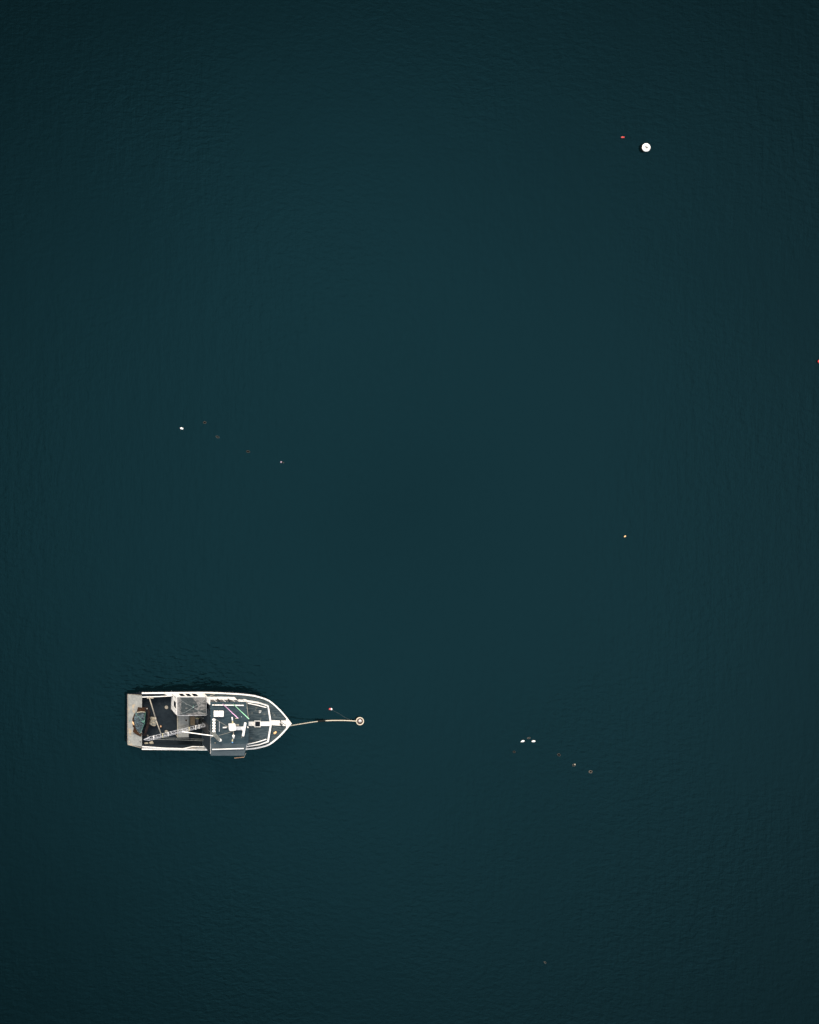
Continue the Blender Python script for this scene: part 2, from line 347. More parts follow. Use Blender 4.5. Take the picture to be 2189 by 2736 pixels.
# sagging canopy sheet
vs = [[None]*(n+1) for _ in range(n+1)]
for i in range(n+1):
    for j in range(n+1):
        a,b_ = i/n, j/n
        z = 2.60 - 0.03*math.sin(math.pi*a)*math.sin(math.pi*b_) + 0.012*math.sin(9*a+5*b_)
        vs[i][j] = g.bm.verts.new((3.29+2.11*a, 0.75+1.33*b_, z))
for i in range(n):
    for j in range(n): g.bm.faces.new((vs[i][j],vs[i+1][j],vs[i+1][j+1],vs[i][j+1]))
ca = g.build('canopy_sheet', M['canopy'], shelter, True)
ca.modifiers.new('s','SOLIDIFY').thickness = 0.03
g = MB(); g.prism([V(3.586,2.033,2.612),V(4.326,2.056,2.612),V(4.705,1.691,2.600),V(4.798,1.350,2.590),V(4.559,1.212,2.580),V(5.158,1.126,2.600),V(5.374,1.083,2.612),V(5.374,0.947,2.612),V(4.708,1.003,2.590),V(4.253,0.914,2.600),V(3.684,0.811,2.612),V(3.557,1.052,2.610)],0.012); g.build('wet_patch', M['wet'], ca)
g = MB(); zz=2.60
g.tube([(3.29,0.75,zz),(5.40,0.75,zz),(5.40,2.08,zz),(3.29,2.08,zz)],0.018,closed=True); g.build('canopy_frame', M['brightalu'], shelter)
g = MB(); c0=V(4.438,1.379,2.720)
for p in ((3.40,1.98,2.63),(5.34,1.98,2.63),(3.36,0.82,2.63),(5.34,0.80,2.63)):
    m_ = lerp(p,c0,0.5)+Vector((0.02,-0.07,0.0)); g.tube([p, m_, c0],0.007,seg=6)
g.tube([V(5.072,0.873,2.650), V(5.569,0.836,2.620)],0.012,seg=6)
g.lathe([(0,0.06),(0.05,0.03),(0.05,-0.02),(0,-0.04)], c0, 10)
g.build('lifting_sling', M['greyrope'], shelter)
g = MB(); g.tube([V(4.410,1.498,2.780), V(4.464,1.368,2.740), V(4.367,1.329,2.700)],0.02,seg=6); g.build('sling_knot', M['netgreen'], shelter)
for a,b_ in ((3.62,3.94),(4.10,4.40),(4.56,4.90)):
    g = MB(); g.prism([(a,2.085,2.30),(b_,2.085,2.30),(b_,2.077,2.30),(a,2.077,2.30)],0.85); g.build('window', M['glass'], shelter)
g = MB(); g.prism([(3.258,1.62,2.30),(3.264,1.62,2.30),(3.264,1.18,2.30),(3.258,1.18,2.30)],0.75); g.build('window', M['glass'], shelter)
g = MB(); g.prism([(3.25,1.98,2.50),(3.258,1.98,2.50),(3.258,1.95,2.50),(3.25,1.95,2.50)],1.8); g.prism([(3.25,1.06,2.50),(3.258,1.06,2.50),(3.258,1.04,2.50),(3.25,1.04,2.50)],1.8); g.build('wall_trim', M['alu'], shelter)
# port end blocks on the gunwale beside the shelter
g = MB(); g.prism([V(2.651,1.974,1.160), V(3.185,2.020,1.160), V(3.338,1.867,1.160), V(2.956,1.860,1.160)],0.04); g.build('gunwale_pad', M['offwhite'], boat)

# ---- work table over the well
g = MB(); g.prism([V(3.520,0.487,1.500), V(4.358,0.487,1.500), V(4.358,-1.105,1.500), V(3.520,-1.105,1.500)], 0.07)
tab = g.build('work_table', M['alu'], boat)
x0,y0,_ = V(3.559,0.449,1.500); x1,y1,_ = V(4.320,-1.067,1.500)
for (x,y) in ((x0,y0),(x1,y0),(x1,y1),(x0,y1)):
    g = MB(); g.tube([(x,y,1.43),(x,y,0.55)],0.03); g.build('leg', M['galv'], tab)
g = MB(); g.tube([V(3.539,0.492,1.520), V(3.539,-1.100,1.520)],0.022); g.build('table_rim', M['beige'], tab)
g = MB(); g.lathe([(0,0.03),(0.05,0.02),(0.06,0)], V(4.168,0.144,1.500),12); g.build('table_drain', M['rust'], tab, True)
g = MB(); g.tube([V(3.566,-0.349,1.540), V(4.289,-0.166,1.540)],0.009,seg=5); g.tube([V(3.680,-0.425,1.540), V(4.327,-0.273,1.540)],0.009,seg=5); g.build('wire', M['black'], tab)

# ---- net winch aft of the wheelhouse
g = MB(); g.prism([V(4.503,0.333,1.000), V(5.757,0.333,1.000), V(5.757,-0.370,1.000), V(4.503,-0.370,1.000)], 0.4)
win = g.build('net_winch', M['grime'], boat)
g = MB(); g.prism([V(4.563,0.312,1.040), V(4.907,0.312,1.040), V(4.922,-0.330,1.040), V(4.563,-0.330,1.040)], 0.035); g.build('plywood_board', M['wood'], win)
c=V(5.054,0.018,1.350)
g = MB(); g.lathe([(0,-0.22),(0.20,-0.22),(0.20,-0.18),(0.165,-0.17),(0.17,0.0),(0.165,0.17),(0.20,0.18),(0.20,0.22),(0,0.22)], c, 22, (0,1,0)); g.build('drum', M['black'], win, True)
g = MB(); g.lathe([(0,0.222),(0.16,0.222),(0.16,0.262),(0,0.262)], c, 22, (0,1,0)); g.build('brake_disc', M['yellow'], win, True)
g = MB(); g.prism([V(4.903,0.271,1.060), V(5.423,0.271,1.060), V(5.423,0.179,1.060), V(4.903,0.179,1.060)],0.05); g.prism([V(4.869,-0.189,1.250), V(5.457,-0.136,1.250), V(5.572,-0.288,1.250), V(4.999,-0.311,1.250)],0.2); g.build('winch_cheek', M['grime'], win)
g = MB(); g.box(V(5.492,0.281,1.300),(0.22,0.10,0.3),bev=0.02); g.box(V(5.571,0.032,1.150),(0.18,0.25,0.3),bev=0.03); g.tube([V(5.386,-0.024,1.400), V(5.614,-0.176,1.400)],0.05); g.build('hydraulic_motor', M['grime'], win)
g = MB(); g.tube([V(5.556,0.686,2.000), V(5.556,0.094,2.000)],0.03); g.tube([V(5.556,0.686,2.000),(V(5.556,0.686,2.000)[0],V(5.556,0.686,2.000)[1],0.6)],0.03); g.build('post_beam', M['galv'], boat)

# ---- wheelhouse
wh = MB()
WP = [(5.50,1.80),(7.75,1.80),(8.10,1.35),(8.10,-1.35),(7.75,-1.80),(5.50,-1.80)]
wh.prism([(x,y,2.08) for x,y in WP], 0.92)
for (x,y) in ((5.53,1.77),(6.08,1.77),(6.73,1.77),(7.40,1.77),(7.76,1.74),(8.07,1.33),(8.07,0.45),(8.07,-0.45),(8.07,-1.33),(7.76,-1.74),(7.40,-1.77),(6.73,-1.77),(6.08,-1.77),(5.53,-1.77),(5.53,0.9),(5.53,0.2),(5.53,-0.7)):
    wh.box((x,y,2.82),(0.045,0.045,1.50))
wh.prism([(x,y,3.57) for x,y in WP], 0.10)
wh.prism([(5.44,2.10,3.42),(5.50,2.10,3.42),(5.50,1.72,3.42),(5.44,1.72,3.42)],2.3)   # wing of the aft bulkhead
house = wh.build('wheelhouse', M['white'], boat)
def pane(a, b_, z0=2.13, z1=3.44):
    g = MB(); a=Vector(a); b_=Vector(b_); d=(b_-a).normalized(); nn=Vector((d.y,-d.x,0))*0.012
    g.bm.faces.new([g.bm.verts.new(p) for p in ((a.x,a.y,z0),(b_.x,b_.y,z0),(b_.x,b_.y,z1),(a.x,a.y,z1))])
    o = g.build('window', M['glass'], house); o.modifiers.new('s','SOLIDIFY').thickness=0.012; return o
for a,b_ in ((5.57,6.04),(6.12,6.69),(6.77,7.36),(7.44,7.73)):
    pane((a,1.775,0),(b_,1.775,0)); pane((a,-1.775,0),(b_,-1.775,0))
for a,b_ in ((-1.29,-0.49),(-0.41,0.41),(0.49,1.29)): pane((8.07,a,0),(8.07,b_,0))
pane((7.79,1.70,0),(8.05,1.37,0)); pane((7.79,-1.70,0),(8.05,-1.37,0)); pane((5.53,0.26,0),(5.53,0.86,0)); pane((5.53,0.94,0),(5.53,1.72,0))
g = MB(); g.box((5.485,-0.25,2.0),(0.02,3.0,2.8)); g.build('aft_bulkhead', M['deck'], house)  # added dark panel: shade of the open aft doorway put into its colour
g = MB(); g.box((5.46,-0.25,2.0),(0.03,0.8,2.0),bev=0.01); g.build('door', M['black'], house)
# roof in two sheets, the starboard one faded
RF = lambda v: 8.20-0.045*v*v
vals = [1.96,1.6,1.1,0.6,0.0,-0.5,-1.03]
g = MB(); cam_ = lambda v: 3.70-0.012*v*v
g.ribbon([(5.45-0.012*(1.96-v)*-1,v,cam_(v)) for v in vals],[(RF(v),v,cam_(v)) for v in vals],0.07)
roof = g.build('roof', M['roof'], house)
vals = [-1.035,-1.3,-1.6,-1.89]
g = MB(); g.ribbon([(5.50,v,cam_(v)-0.005) for v in vals],[(RF(v)-0.08+0.09*(v+1.0),v,cam_(v)-0.005) for v in vals],0.07); g.build('roof', M['roof2'], house, label='faded starboard roof sheet')
g = MB(); g.tube([V(5.554,1.775,3.780), V(7.809,1.745,3.780)],0.04)
for f in (0.02,0.35,0.68,0.98):
    p = lerp(V(5.554,1.775,3.780),V(7.809,1.745,3.780),f); g.tube([p,p-Vector((0,0,0.12))],0.02,seg=6)
g.build('grab_rail', M['white'], house)
g = MB(); g.tube([V(5.569,-1.414,3.780), V(7.809,-1.347,3.780)],0.04)
for f in (0.02,0.35,0.68,0.98):
    p = lerp(V(5.569,-1.414,3.780),V(7.809,-1.347,3.780),f); g.tube([p,p-Vector((0,0,0.13))],0.02,seg=6)
g.build('grab_rail', M['white'], house)
# twin lid roof hatch
hx,hy,_=V(6.004,1.168,3.900)
g = MB(); g.box((hx-0.177,hy,3.84),(0.345,0.42,0.2),bev=0.035); g.box((hx+0.177,hy,3.84),(0.345,0.42,0.2),bev=0.035)
hat = g.build('roof_locker', M['white'], house)
g = MB(); g.tube([(hx,hy-0.19,3.95),(hx,hy-0.27,3.86)],0.014,seg=6); g.build('locker_latch', M['floatpink'], hat)
# row of deck floodlights facing aft
a=V(5.642,0.747,3.950); b_=V(5.642,-0.074,3.950)
for k in range(5):
    p = lerp(a,b_,k/4)
    g = MB(); g.lathe([(0,-0.10),(0.065,-0.10),(0.095,-0.03),(0.095,0.03),(0.07,0.09),(0,0.10)], p, 14, (0.9,0,0.45)); g.box(p+Vector((0.04,0,0.03)),(0.13,0.13,0.08),bev=0.02)
    g.build('floodlight', M['white'], house)
g = MB(); g.tube([a+Vector((0.02,0.1,-0.12)), b_+Vector((0.02,-0.1,-0.12))],0.025); g.tube([p+Vector((0.02,0,-0.12)) for p in (lerp(a,b_,0.5),)]+[lerp(a,b_,0.5)+Vector((0.02,0,-0.25))],0.025); g.build('light_bar', M['black'], house)
g = MB(); g.tube([V(6.064,0.577,3.800), V(6.072,0.204,3.800), V(6.057,-0.125,3.800)],0.024); g.build('strip_light', M['brightalu'], house)
g = MB(); g.tube([V(6.306,0.164,3.820), V(6.590,0.179,3.820)],0.045,0.055,seg=12); g.box(V(6.470,0.150,3.760),(0.1,0.05,0.06)); g.build('horn', M['white'], house, True)
g = MB(); g.lathe([(0,0.10),(0.06,0.09),(0.10,0.04),(0.115,0.0),(0.11,-0.05),(0.09,-0.07),(0.03,-0.09),(0.03,-0.45)], V(6.043,-0.658,4.150), 20); g.build('dome_antenna', M['white'], house, True)
g = MB(); g.box(V(7.655,0.929,3.740),(0.04,0.05,0.05)); g.build('roof_fitting', M['brightalu'], house)
g = MB(); g.box(V(7.684,-0.542,3.740),(0.03,0.10,0.03)); g.build('roof_fitting', M['alu'], house)
g = MB(); g.box(V(5.777,-0.951,3.720),(0.06,0.06,0.04)); g.build('roof_fitting', M['alu'], house)
g = MB(); g.box(V(7.269,0.835,3.850),(0.14,0.04,0.04),bev=0.01); g.build('roof_fitting', M['yellow'], house)
g = MB(); g.tube([V(8.115,1.922,3.300), V(8.078,1.469,3.780), V(8.152,0.856,3.780)],0.028,0.014,seg=6); g.build('wiper_arm', M['galv'], house)
g = MB(); g.box(V(8.139,1.901,2.900),(0.22,0.10,0.5),bev=0.02); g.build('mirror_bracket', M['white'], house)
g = MB(); g.tube([V(7.253,-2.150,3.300), V(7.958,-2.082,3.300)],0.03); sl=g.build('side_light_board', M['orangerail'], house)
g = MB(); g.tube([V(7.958,-2.082,3.300), V(8.000,-1.929,3.400), V(8.043,-1.739,3.500)],0.02,seg=6); g.build('board_bracket', M['galv'], sl)
g = MB(); g.tube([V(5.965,1.898,1.300), V(6.289,1.993,1.350)],0.02,seg=6); g.build('deck_fairlead', M['galv'], house)

# ---- radar gear on the roof
rg = MB(); rg.box(V(6.923,0.263,4.050),(0.46,0.48,0.36),rz=0.10,bev=0.05); rg.tube([V(6.959,0.228,3.900),(V(6.959,0.228,3.900)[0],V(6.959,0.228,3.900)[1],3.66)],0.12)
radar = rg.build('radar_mast', M['white'], boat)
g = MB(); g.box(V(7.392,0.174,4.050),(0.46,0.24,0.16),bev=0.02); g.build('bracket_arm', M['brightalu'], radar)
g = MB(); g.lathe([(0,0.12),(0.12,0.10),(0.15,0.0),(0.14,-0.16)], V(7.663,0.170,4.220), 18); g.build('scanner_motor', M['offwhite'], radar, True)
a=V(7.792,0.657,4.360); b_=V(7.621,-0.324,4.360); m_=lerp(a,b_,0.5)
g = MB(); g.box(m_,(0.15,(Vector(a)-Vector(b_)).length,0.12),rz=math.atan2(a[1]-b_[1],a[0]-b_[0])-math.pi/2,bev=0.03); g.build('scanner_bar', M['white'], radar)
g = MB(); g.tube([V(6.927,0.922,4.000), V(6.965,0.550,4.000), V(7.024,0.028,4.000), V(7.039,-0.345,4.000), V(6.957,-0.852,4.000)],0.03); g.build('cross_tree', M['alu'], radar)
g = MB(); g.tube([V(6.923,0.919,4.050), V(6.945,0.725,4.050)],0.045); g.lathe([(0,0.05),(0.05,0.03),(0.055,-0.03),(0,-0.05)], V(6.923,0.919,4.050),12); g.build('navigation_lamp', M['white'], radar, True)
g = MB(); g.tube([V(6.953,0.673,4.050), V(6.968,0.561,4.050)],0.055); g.build('lamp_socket', M['yellow'], radar)
g = MB(); g.lathe([(0,0.09),(0.07,0.07),(0.10,0.0),(0.08,-0.05),(0,-0.08)], V(7.003,-0.360,4.120),16); g.tube([V(6.975,-0.519,4.080), V(7.080,-0.482,4.080)],0.045); g.build('gps_antenna', M['white'], radar, True)
g = MB(); g.tube([V(6.953,-0.631,4.050), V(6.938,-0.765,4.050)],0.042); g.build('navigation_lamp', M['yellow'], radar)
g = MB(); g.lathe([(0,0.05),(0.04,0.04),(0.05,-0.02),(0,-0.04)], V(6.945,-0.839,4.050),12); g.build('lens', M['blue'], radar, True)
g = MB(); g.box(V(7.315,0.400,4.000),(0.20,0.10,0.10),bev=0.015); g.build('junction_box', M['galv'], radar)
g = MB(); g.lathe([(0,0.06),(0.05,0.04),(0.06,-0.03),(0.03,-0.06),(0.02,-0.3)], V(8.068,0.222,4.000),12); g.build('anchor_lamp', M['white'], radar, True)

# ---- whip antennas
for a,b_,m_,lab in ((V(6.353,1.808,2.000),V(6.361,1.823,8.100),'pink','pale pink whip antenna'),(V(7.111,1.808,2.000),V(7.109,1.787,8.100),'green','pale green whip antenna')):
    g = MB(); g.tube([lerp(a,b_,0.16),lerp(a,b_,0.6),b_],0.032,0.026,seg=8); wa=g.build('whip_antenna', M[m_], boat, True, label=lab)
    g = MB(); g.tube([a,lerp(a,b_,0.16)],0.045,seg=8); g.build('antenna_mount', M['black'], wa, True)

# ---- cabin trunk ahead of the wheelhouse
TR = [(8.0,1.66),(8.55,1.62),(9.43,1.50),(10.10,1.30),(10.30,0.12),(10.30,-0.15),(10.10,-1.34),(9.43,-1.56),(8.55,-1.70),(8.0,-1.74)]
g = MB(); g.prism([(x,y,1.93) for x,y in TR],0.55); trunk = g.build('cabin_trunk', M['white'], boat)
TI = [(8.0,1.61),(8.55,1.57),(9.43,1.45),(10.00,1.26),(10.17,0.12),(10.17,-0.15),(9.98,-1.26),(9.43,-1.48),(8.55,-1.62),(8.0,-1.66)]
g = MB(); g.prism([(x,y,1.945) for x,y in TI],0.03); g.build('trunk_roof', M['slate'], trunk)
g = MB(); g.prism([(8.12,0.155,1.955),(10.2,0.155,1.955),(10.2,-0.155,1.955),(8.12,-0.155,1.955)],0.02); g.build('centre_band', M['white'], trunk)
for A in ((V(8.557,1.506,2.040),V(9.224,1.370,2.040),V(9.891,1.195,2.040)),(V(8.527,-1.473,2.040),V(9.224,-1.322,2.040),V(9.891,-1.117,2.040))):
    g = MB(); g.tube(A,0.038)
    for p in A: g.tube([p,Vector(p)-Vector((0,0,0.1))],0.02,seg=6)
    g.build('hand_rail', M['white'], trunk)
hx,hy,_=V(9.257,0.003,2.000)
g = MB()
for dx,dy,sx,sy in ((0,0.205,0.44,0.035),(0,-0.205,0.44,0.035),(0.20,0,0.035,0.375),(-0.20,0,0.035,0.375)): g.box((hx+dx,hy+dy,2.0),(sx,sy,0.1))
hf = g.build('fore_hatch', M['white'], trunk)
g = MB(); g.box((hx,hy,1.985),(0.37,0.38,0.08)); g.build('hatch_glass', M['glass'], hf)
g = MB(); g.box(V(9.452,0.939,1.980),(0.18,0.05,0.05)); g.box(V(9.434,0.835,1.990),(0.13,0.07,0.08),rz=0.3); g.build('cleat', M['offwhite'], trunk)

# ---- lattice mast and boom
mb_=V(5.570,-0.129,1.600); mt_=V(5.553,-0.188,5.850)
def truss(a, b_, w0, w1, n, up, r, m_, name, parent):
    a=Vector(a); b_=Vector(b_); d=(b_-a).normalized(); side=d.cross(Vector(up)).normalized(); upv=side.cross(d)
    g=MB(); rails=[]
    for k,(s_,q) in enumerate(((1,0),(-1,0),(0,1.3))):
        rails.append([lerp(a,b_,i/n)+side*s_*(w0+(w1-w0)*i/n)/2+upv*q*(w0+(w1-w0)*i/n)/2 for i in range(n+1)])
        g.tube(rails[-1], r, seg=6)
    o = g.build(name, m_, parent)
    g=MB()
    for i in range(n+1):
        for A,B in ((0,1),(1,2),(0,2)):
            g.tube([rails[A][i],rails[B][i]], r*0.8, seg=5)
        if i<n: g.tube([rails[0][i],rails[2][i+1]], r*0.6, seg=5); g.tube([rails[1][i],rails[2][i+1]], r*0.6, seg=5)
    g.build('lattice_web', m_, o)
    return o
mast = truss(mb_, mt_, 0.24, 0.20, 12, (1,-1,0), 0.022, M['grime'], 'lattice_mast', boat)
g = MB(); g.tube([mb_, (mb_[0],mb_[1],0.55)],0.08); g.box(mb_,(0.25,0.25,0.08)); g.build('mast_foot', M['grime'], mast)
g = MB(); g.box(V(5.544,-0.162,1.750),(0.14,0.20,0.12),rz=0.7,bev=0.02); g.build('gooseneck', M['yellow'], mast)
boom = truss(V(5.405,-0.103,2.000), V(1.291,-0.951,2.500), 0.24, 0.26, 15, (0,0,1), 0.014, M['brightalu'], 'boom', boat)
g = MB(); 
for s_ in (-1,1): g.tube([Vector(V(1.291,-0.951,2.500))+Vector((0.02,0.12*s_,0)), V(0.888,-1.022,2.520)],0.022,seg=6)
g.tube([V(1.273,-0.896,2.600), V(0.884,-1.002,2.540)],0.02,seg=6); g.build('boom_nose', M['brightalu'], boom)
for f,mm in ((0.10,'white'),(0.16,'white'),(0.28,'yellow'),(0.66,'white'),(0.76,'yellow'),(0.92,'white')):
    p=lerp(V(5.378,-0.075,2.120),V(1.269,-0.922,2.620),f); g = MB(); g.box(p,(0.045,0.30,0.05),rz=-0.24*0); g.build('boom_rung', M[mm], boom)
g = MB(); g.tube([V(3.670,-0.445,2.500), V(5.562,-0.316,4.300)],0.038,seg=8); g.build('boom_strut', M['white'], boom)
g = MB(); g.tube([V(5.725,-0.053,5.200), V(6.397,-0.026,4.700), V(7.000,-0.023,4.100)],0.012,seg=5); g.build('stay_wire', M['galv'], mast)
g = MB(); g.tube([V(5.757,0.803,4.000), V(6.643,0.260,4.100)],0.012,seg=5); g.build('stay_wire', M['galv'], mast)
g = MB(); g.tube([V(5.166,-0.311,4.900), V(5.334,-0.066,5.300)],0.012,seg=5); g.build('stay_wire', M['galv'], mast)

# ================================================================ gear lying on the boat (things of their own)
B0 = Vector((20.4,-27.37,0))
# net bundle on its steel frame
gear = empty('net_bundle', B0+Vector(V(0.903,-0.103,0.900)), 'grey green net bundled on a rusty steel frame, lying across the grey stern ramp', 'fishing net')
off = Vector(V(0.903,-0.103,0.900))
def L_(p): return Vector(p)-off
g = MB(); poly=[V(0.633,0.696,1.250),V(1.212,0.723,1.300),V(1.250,0.372,1.300),V(1.227,-0.086,1.300),V(1.158,-0.467,1.300),V(1.045,-0.784,1.250),V(0.848,-0.934,1.200),V(0.628,-0.694,1.150),V(0.492,-0.438,1.100),V(0.446,-0.133,1.100),V(0.416,0.211,1.100),V(0.505,0.517,1.200)]
cen = Vector((sum(p[0] for p in poly)/12,sum(p[1] for p in poly)/12,1.32))
rings=[]
for f,dz in ((0.92,-0.35),(0.94,-0.12),(0.88,0.02),(0.78,0.08),(0.58,0.11),(0.36,0.12),(0.16,0.12)):
    ring=[]
    for i in range(48):
        q=i/4; i0=int(q)%12; p=lerp(poly[i0],poly[(i0+1)%12],q-int(q)); p=cen+(p-cen)*f
        z=1.15+dz+0.035*math.sin(p.y*26+3*math.sin(p.x*7))+0.02*random.uniform(-1,1); ring.append(g.bm.verts.new(L_((p.x+random.uniform(-.012,.012),p.y,z))))
    rings.append(ring)
for A,B in zip(rings,rings[1:]):
    for k in range(48): g.bm.faces.new((A[k],A[(k+1)%48],B[(k+1)%48],B[k]))
g.bm.faces.new(rings[-1]); g.bm.faces.new(rings[0][::-1])
g.build('net', M['net'], gear, True)
g = MB(); g.tube([L_(V(1.201,0.691,1.360)),L_(V(1.181,0.343,1.340)),L_(V(1.162,-0.072,1.360)),L_(V(1.029,-0.381,1.340)),L_(V(0.945,-0.620,1.300)),L_(V(0.830,-0.887,1.300))],0.010,seg=6); g.tube([L_(V(0.487,0.601,1.300)),L_(V(0.781,0.310,1.360)),L_(V(1.025,0.081,1.360)),L_(V(1.166,-0.015,1.340))],0.009,seg=6); g.tube([L_(V(0.942,0.075,1.400)),L_(V(1.064,-0.047,1.400)),L_(V(1.140,0.121,1.400))],0.03,seg=6); g.build('net_rope', M['netgreen'], gear, True)
g = MB()
g.prism([L_(V(0.740,0.994,1.080)),L_(V(1.268,0.990,1.200)),L_(V(1.238,0.685,1.200)),L_(V(0.641,0.627,1.080))],0.12)
g.prism([L_(V(0.487,-0.386,1.000)),L_(V(0.613,-0.687,1.020)),L_(V(0.844,-0.958,1.100)),L_(V(0.978,-0.873,1.200)),L_(V(0.934,-1.145,1.150)),L_(V(0.700,-1.062,1.050)),L_(V(0.396,-0.857,0.950))],0.14)
g.tube([L_(V(0.541,0.532,1.000)),L_(V(0.381,0.138,0.950)),L_(V(0.412,-0.474,0.950))],0.05); g.build('steel_frame', M['rust'], gear)
g = MB(); g.tube([L_(V(0.623,0.651,1.220)),L_(V(0.910,0.718,1.280)),L_(V(1.204,0.693,1.300))],0.03); g.build('frame_bar', M['beige'], gear)
# orange float beside the net
o = MB(); o.lathe([(0,0.16),(0.03,0.15),(0.055,0.10),(0.065,0.0),(0.055,-0.10),(0.03,-0.15),(0,-0.16)], (0,0,0), 14, (0.30,-1,0))
f = o.build('float', M['orange'], None, True, loc=B0+Vector(V(0.404,-0.206,0.950))); tag(f,'orange float wedged against the left side of the net bundle on the stern ramp','float')
# beige tub between ramp and pipe
c=Vector(V(1.865,-0.147,0.550)); tub=empty('fish_tub', B0+c, 'beige tub with square ribbed lid and folded canvas on deck beside the cross pipe', 'tub')
g = MB(); g.box((0.02,-0.02,0.2),(0.46,0.40,0.36),rz=-0.1,bev=0.07); g.build('body', M['beige'], tub)
g = MB()
for s_ in (0.30,0.19): 
    for dx,dy,sx,sy in ((0,s_/2,s_,0.025),(0,-s_/2,s_,0.025),(s_/2,0,0.025,s_),(-s_/2,0,0.025,s_)): g.box((0.03+dx,-0.0+dy,0.39),(sx,sy,0.03),rz=0)
g.build('lid_ribs', M['grime'], tub)
g = MB(); g.box((-0.02,0.26,0.15),(0.42,0.18,0.26),rz=-0.12,bev=0.08); g.build('folded_canvas', M['beige'], tub)
g = MB(); g.tube([(-0.48,0.04,0.62),(-0.38,-0.02,0.42),(-0.25,-0.03,0.38),(-0.20,-0.15,0.34),(-0.02,-0.25,0.34),(0.16,-0.24,0.36)],0.017,seg=6); g.build('lanyard', M['rope'], tub)
# small things
def sack(p, s, rz, label):
    g = MB(); g.box((0,0,s[2]/2),s,rz=rz,bev=min(s)*0.35); o=g.build('sack', M['beige'], None, True, loc=B0+Vector(p)); tag(o,label,'sack','beige sacks in the starboard stern corner'); return o
sack(V(1.418,-1.780,0.560),(0.30,0.20,0.2),0.1,'beige sack in the lower stern corner, the one nearer the ramp')
sack(V(1.794,-1.734,0.560),(0.30,0.26,0.2),0.4,'beige sack under the boom tip, the one farther from the ramp')
g = MB(); g.lathe([(0,0.08),(0.05,0.06),(0.065,0),(0.05,-0.06),(0,-0.08)],(0,0,0.07),12,(0.3,1,0)); f=g.build('float', M['orangerail'], None, True, loc=B0+Vector(V(2.485,-0.505,0.560))); tag(f,'tiny dull orange float on the dark deck just right of the cross pipe','float')
g = MB(); g.lathe([(0,0.13),(0.05,0.12),(0.075,0.06),(0.075,-0.06),(0.05,-0.12),(0,-0.13)],(0,0,0.08),14,(1,0.75,0)); f=g.build('float', M['orange'], None, True, loc=B0+Vector(V(10.620,-0.713,1.640))); tag(f,'orange float lying on the slate foredeck near the bow','float')
can = empty('fuel_can', B0+Vector(V(5.815,1.384,1.220)), 'dark red fuel can between the shelter and the wheelhouse', 'can')
g = MB(); g.box((0,0,0.55),(0.18,0.34,0.9),bev=0.03); g.build('body', M['darkred'], can)
g = MB(); g.lathe([(0,0.06),(0.03,0.05),(0.03,0)],(0,0.1,1.0),10); g.build('cap', M['black'], can)

# ================================================================ mooring line and mooring buoy
mo = V(37.709,-27.604,0.200); mo=Vector(mo)
P = [V(32.084,-27.576,1.720),V(32.975,-27.616,1.050),V(33.791,-27.612,0.600),V(34.535,-27.584,0.320)]
Q = [V(34.535,-27.584,0.320),V(34.835,-27.575,0.240),V(35.124,-27.565,0.200)]
R_ = [V(35.124,-27.565,0.200),V(35.727,-27.557,0.130),V(36.367,-27.556,0.120),V(36.957,-27.564,0.180),V(37.410,-27.574,0.280)]
ml = empty('mooring_line', P[0], 'cream rope running from the bow to the round mooring buoy, dark in its middle', 'rope')
o0=Vector(P[0])
g = MB(); g.tube([Vector(p)-o0 for p in P],0.028); g.build('rope', M['rope'], ml)
g = MB(); g.tube([Vector(p)-o0 for p in R_],0.034); g.build('rope', M['rope'], ml)
g = MB(); g.tube([Vector(p)-o0 for p in Q],0.065)
for k in range(26):
    p=lerp(Q[0],Q[2],random.random())-o0; g.tube([p,p+Vector((random.uniform(-.10,.10),random.uniform(-.09,.11),random.uniform(-.1,.02)))],0.03,0.008,seg=5)
g.build('weed_growth', M['weed'], ml)
mbuoy = empty('mooring_buoy', (mo.x,mo.y,0), 'round mooring buoy with cream rim and white hub, at the end of the bow rope', 'buoy')
g = MB(); g.lathe([(0,-0.3),(0.22,-0.3),(0.26,-0.1),(0.26,0.10),(0.24,0.13),(0,0.13)],(0,0,0),28); g.build('drum', M['brownred'], mbuoy, True)
g = MB(); g.tube([(0.262*math.cos(a*math.pi/16),0.262*math.sin(a*math.pi/16),0.17) for a in range(32)],0.042,closed=True); g.build('rim', M['rope'], mbuoy, True)
g = MB(); g.lathe([(0,0.13),(0.06,0.12),(0.10,0.06),(0.11,0)],(0.02,0.01,0.13),18); g.build('hub', M['white'], mbuoy, True)
g = MB(); g.tube([(-0.20,0.02,0.30),(-0.08,0.0,0.32),(0.0,-0.01,0.30)],0.022); g.tube([(0.0,0.03,0.27),(0.02,0.0,0.30),(0.0,-0.04,0.27)],0.022); g.tube([(-0.20,-0.06,0.20),(-0.08,-0.05,0.26)],0.012); g.build('shackle', M['grime'], mbuoy)

# white mooring buoy, top right
c=Vector(V(58.833,14.822,0.350)); wb = empty('mooring_buoy', (c.x,c.y,0), 'large white round buoy with a dark eye slot in the upper right', 'buoy')
g = MB(); g.lathe([(0,0.37),(0.14,0.365),(0.24,0.352),(0.295,0.325),(0.31,0.285)],(0,0,0),32); g.build('shell', M['white'], wb, True)
g = MB(); g.lathe([(0.306,0.288),(0.300,0.15),(0.295,0.05),(0.28,-0.1),(0.15,-0.3),(0,-0.32)],(0,0,0),32); g.build('weedy_base', M['weed'], wb, True)
g = MB(); g.tube([(-0.15,0.08,0.375),(-0.07,0.04,0.39),(0.0,0.0,0.39)],0.035,0.055); g.lathe([(0,0.05),(0.075,0.03),(0.08,0)],(0.0,-0.01,0.36),12); g.build('eye', M['grime'], wb)

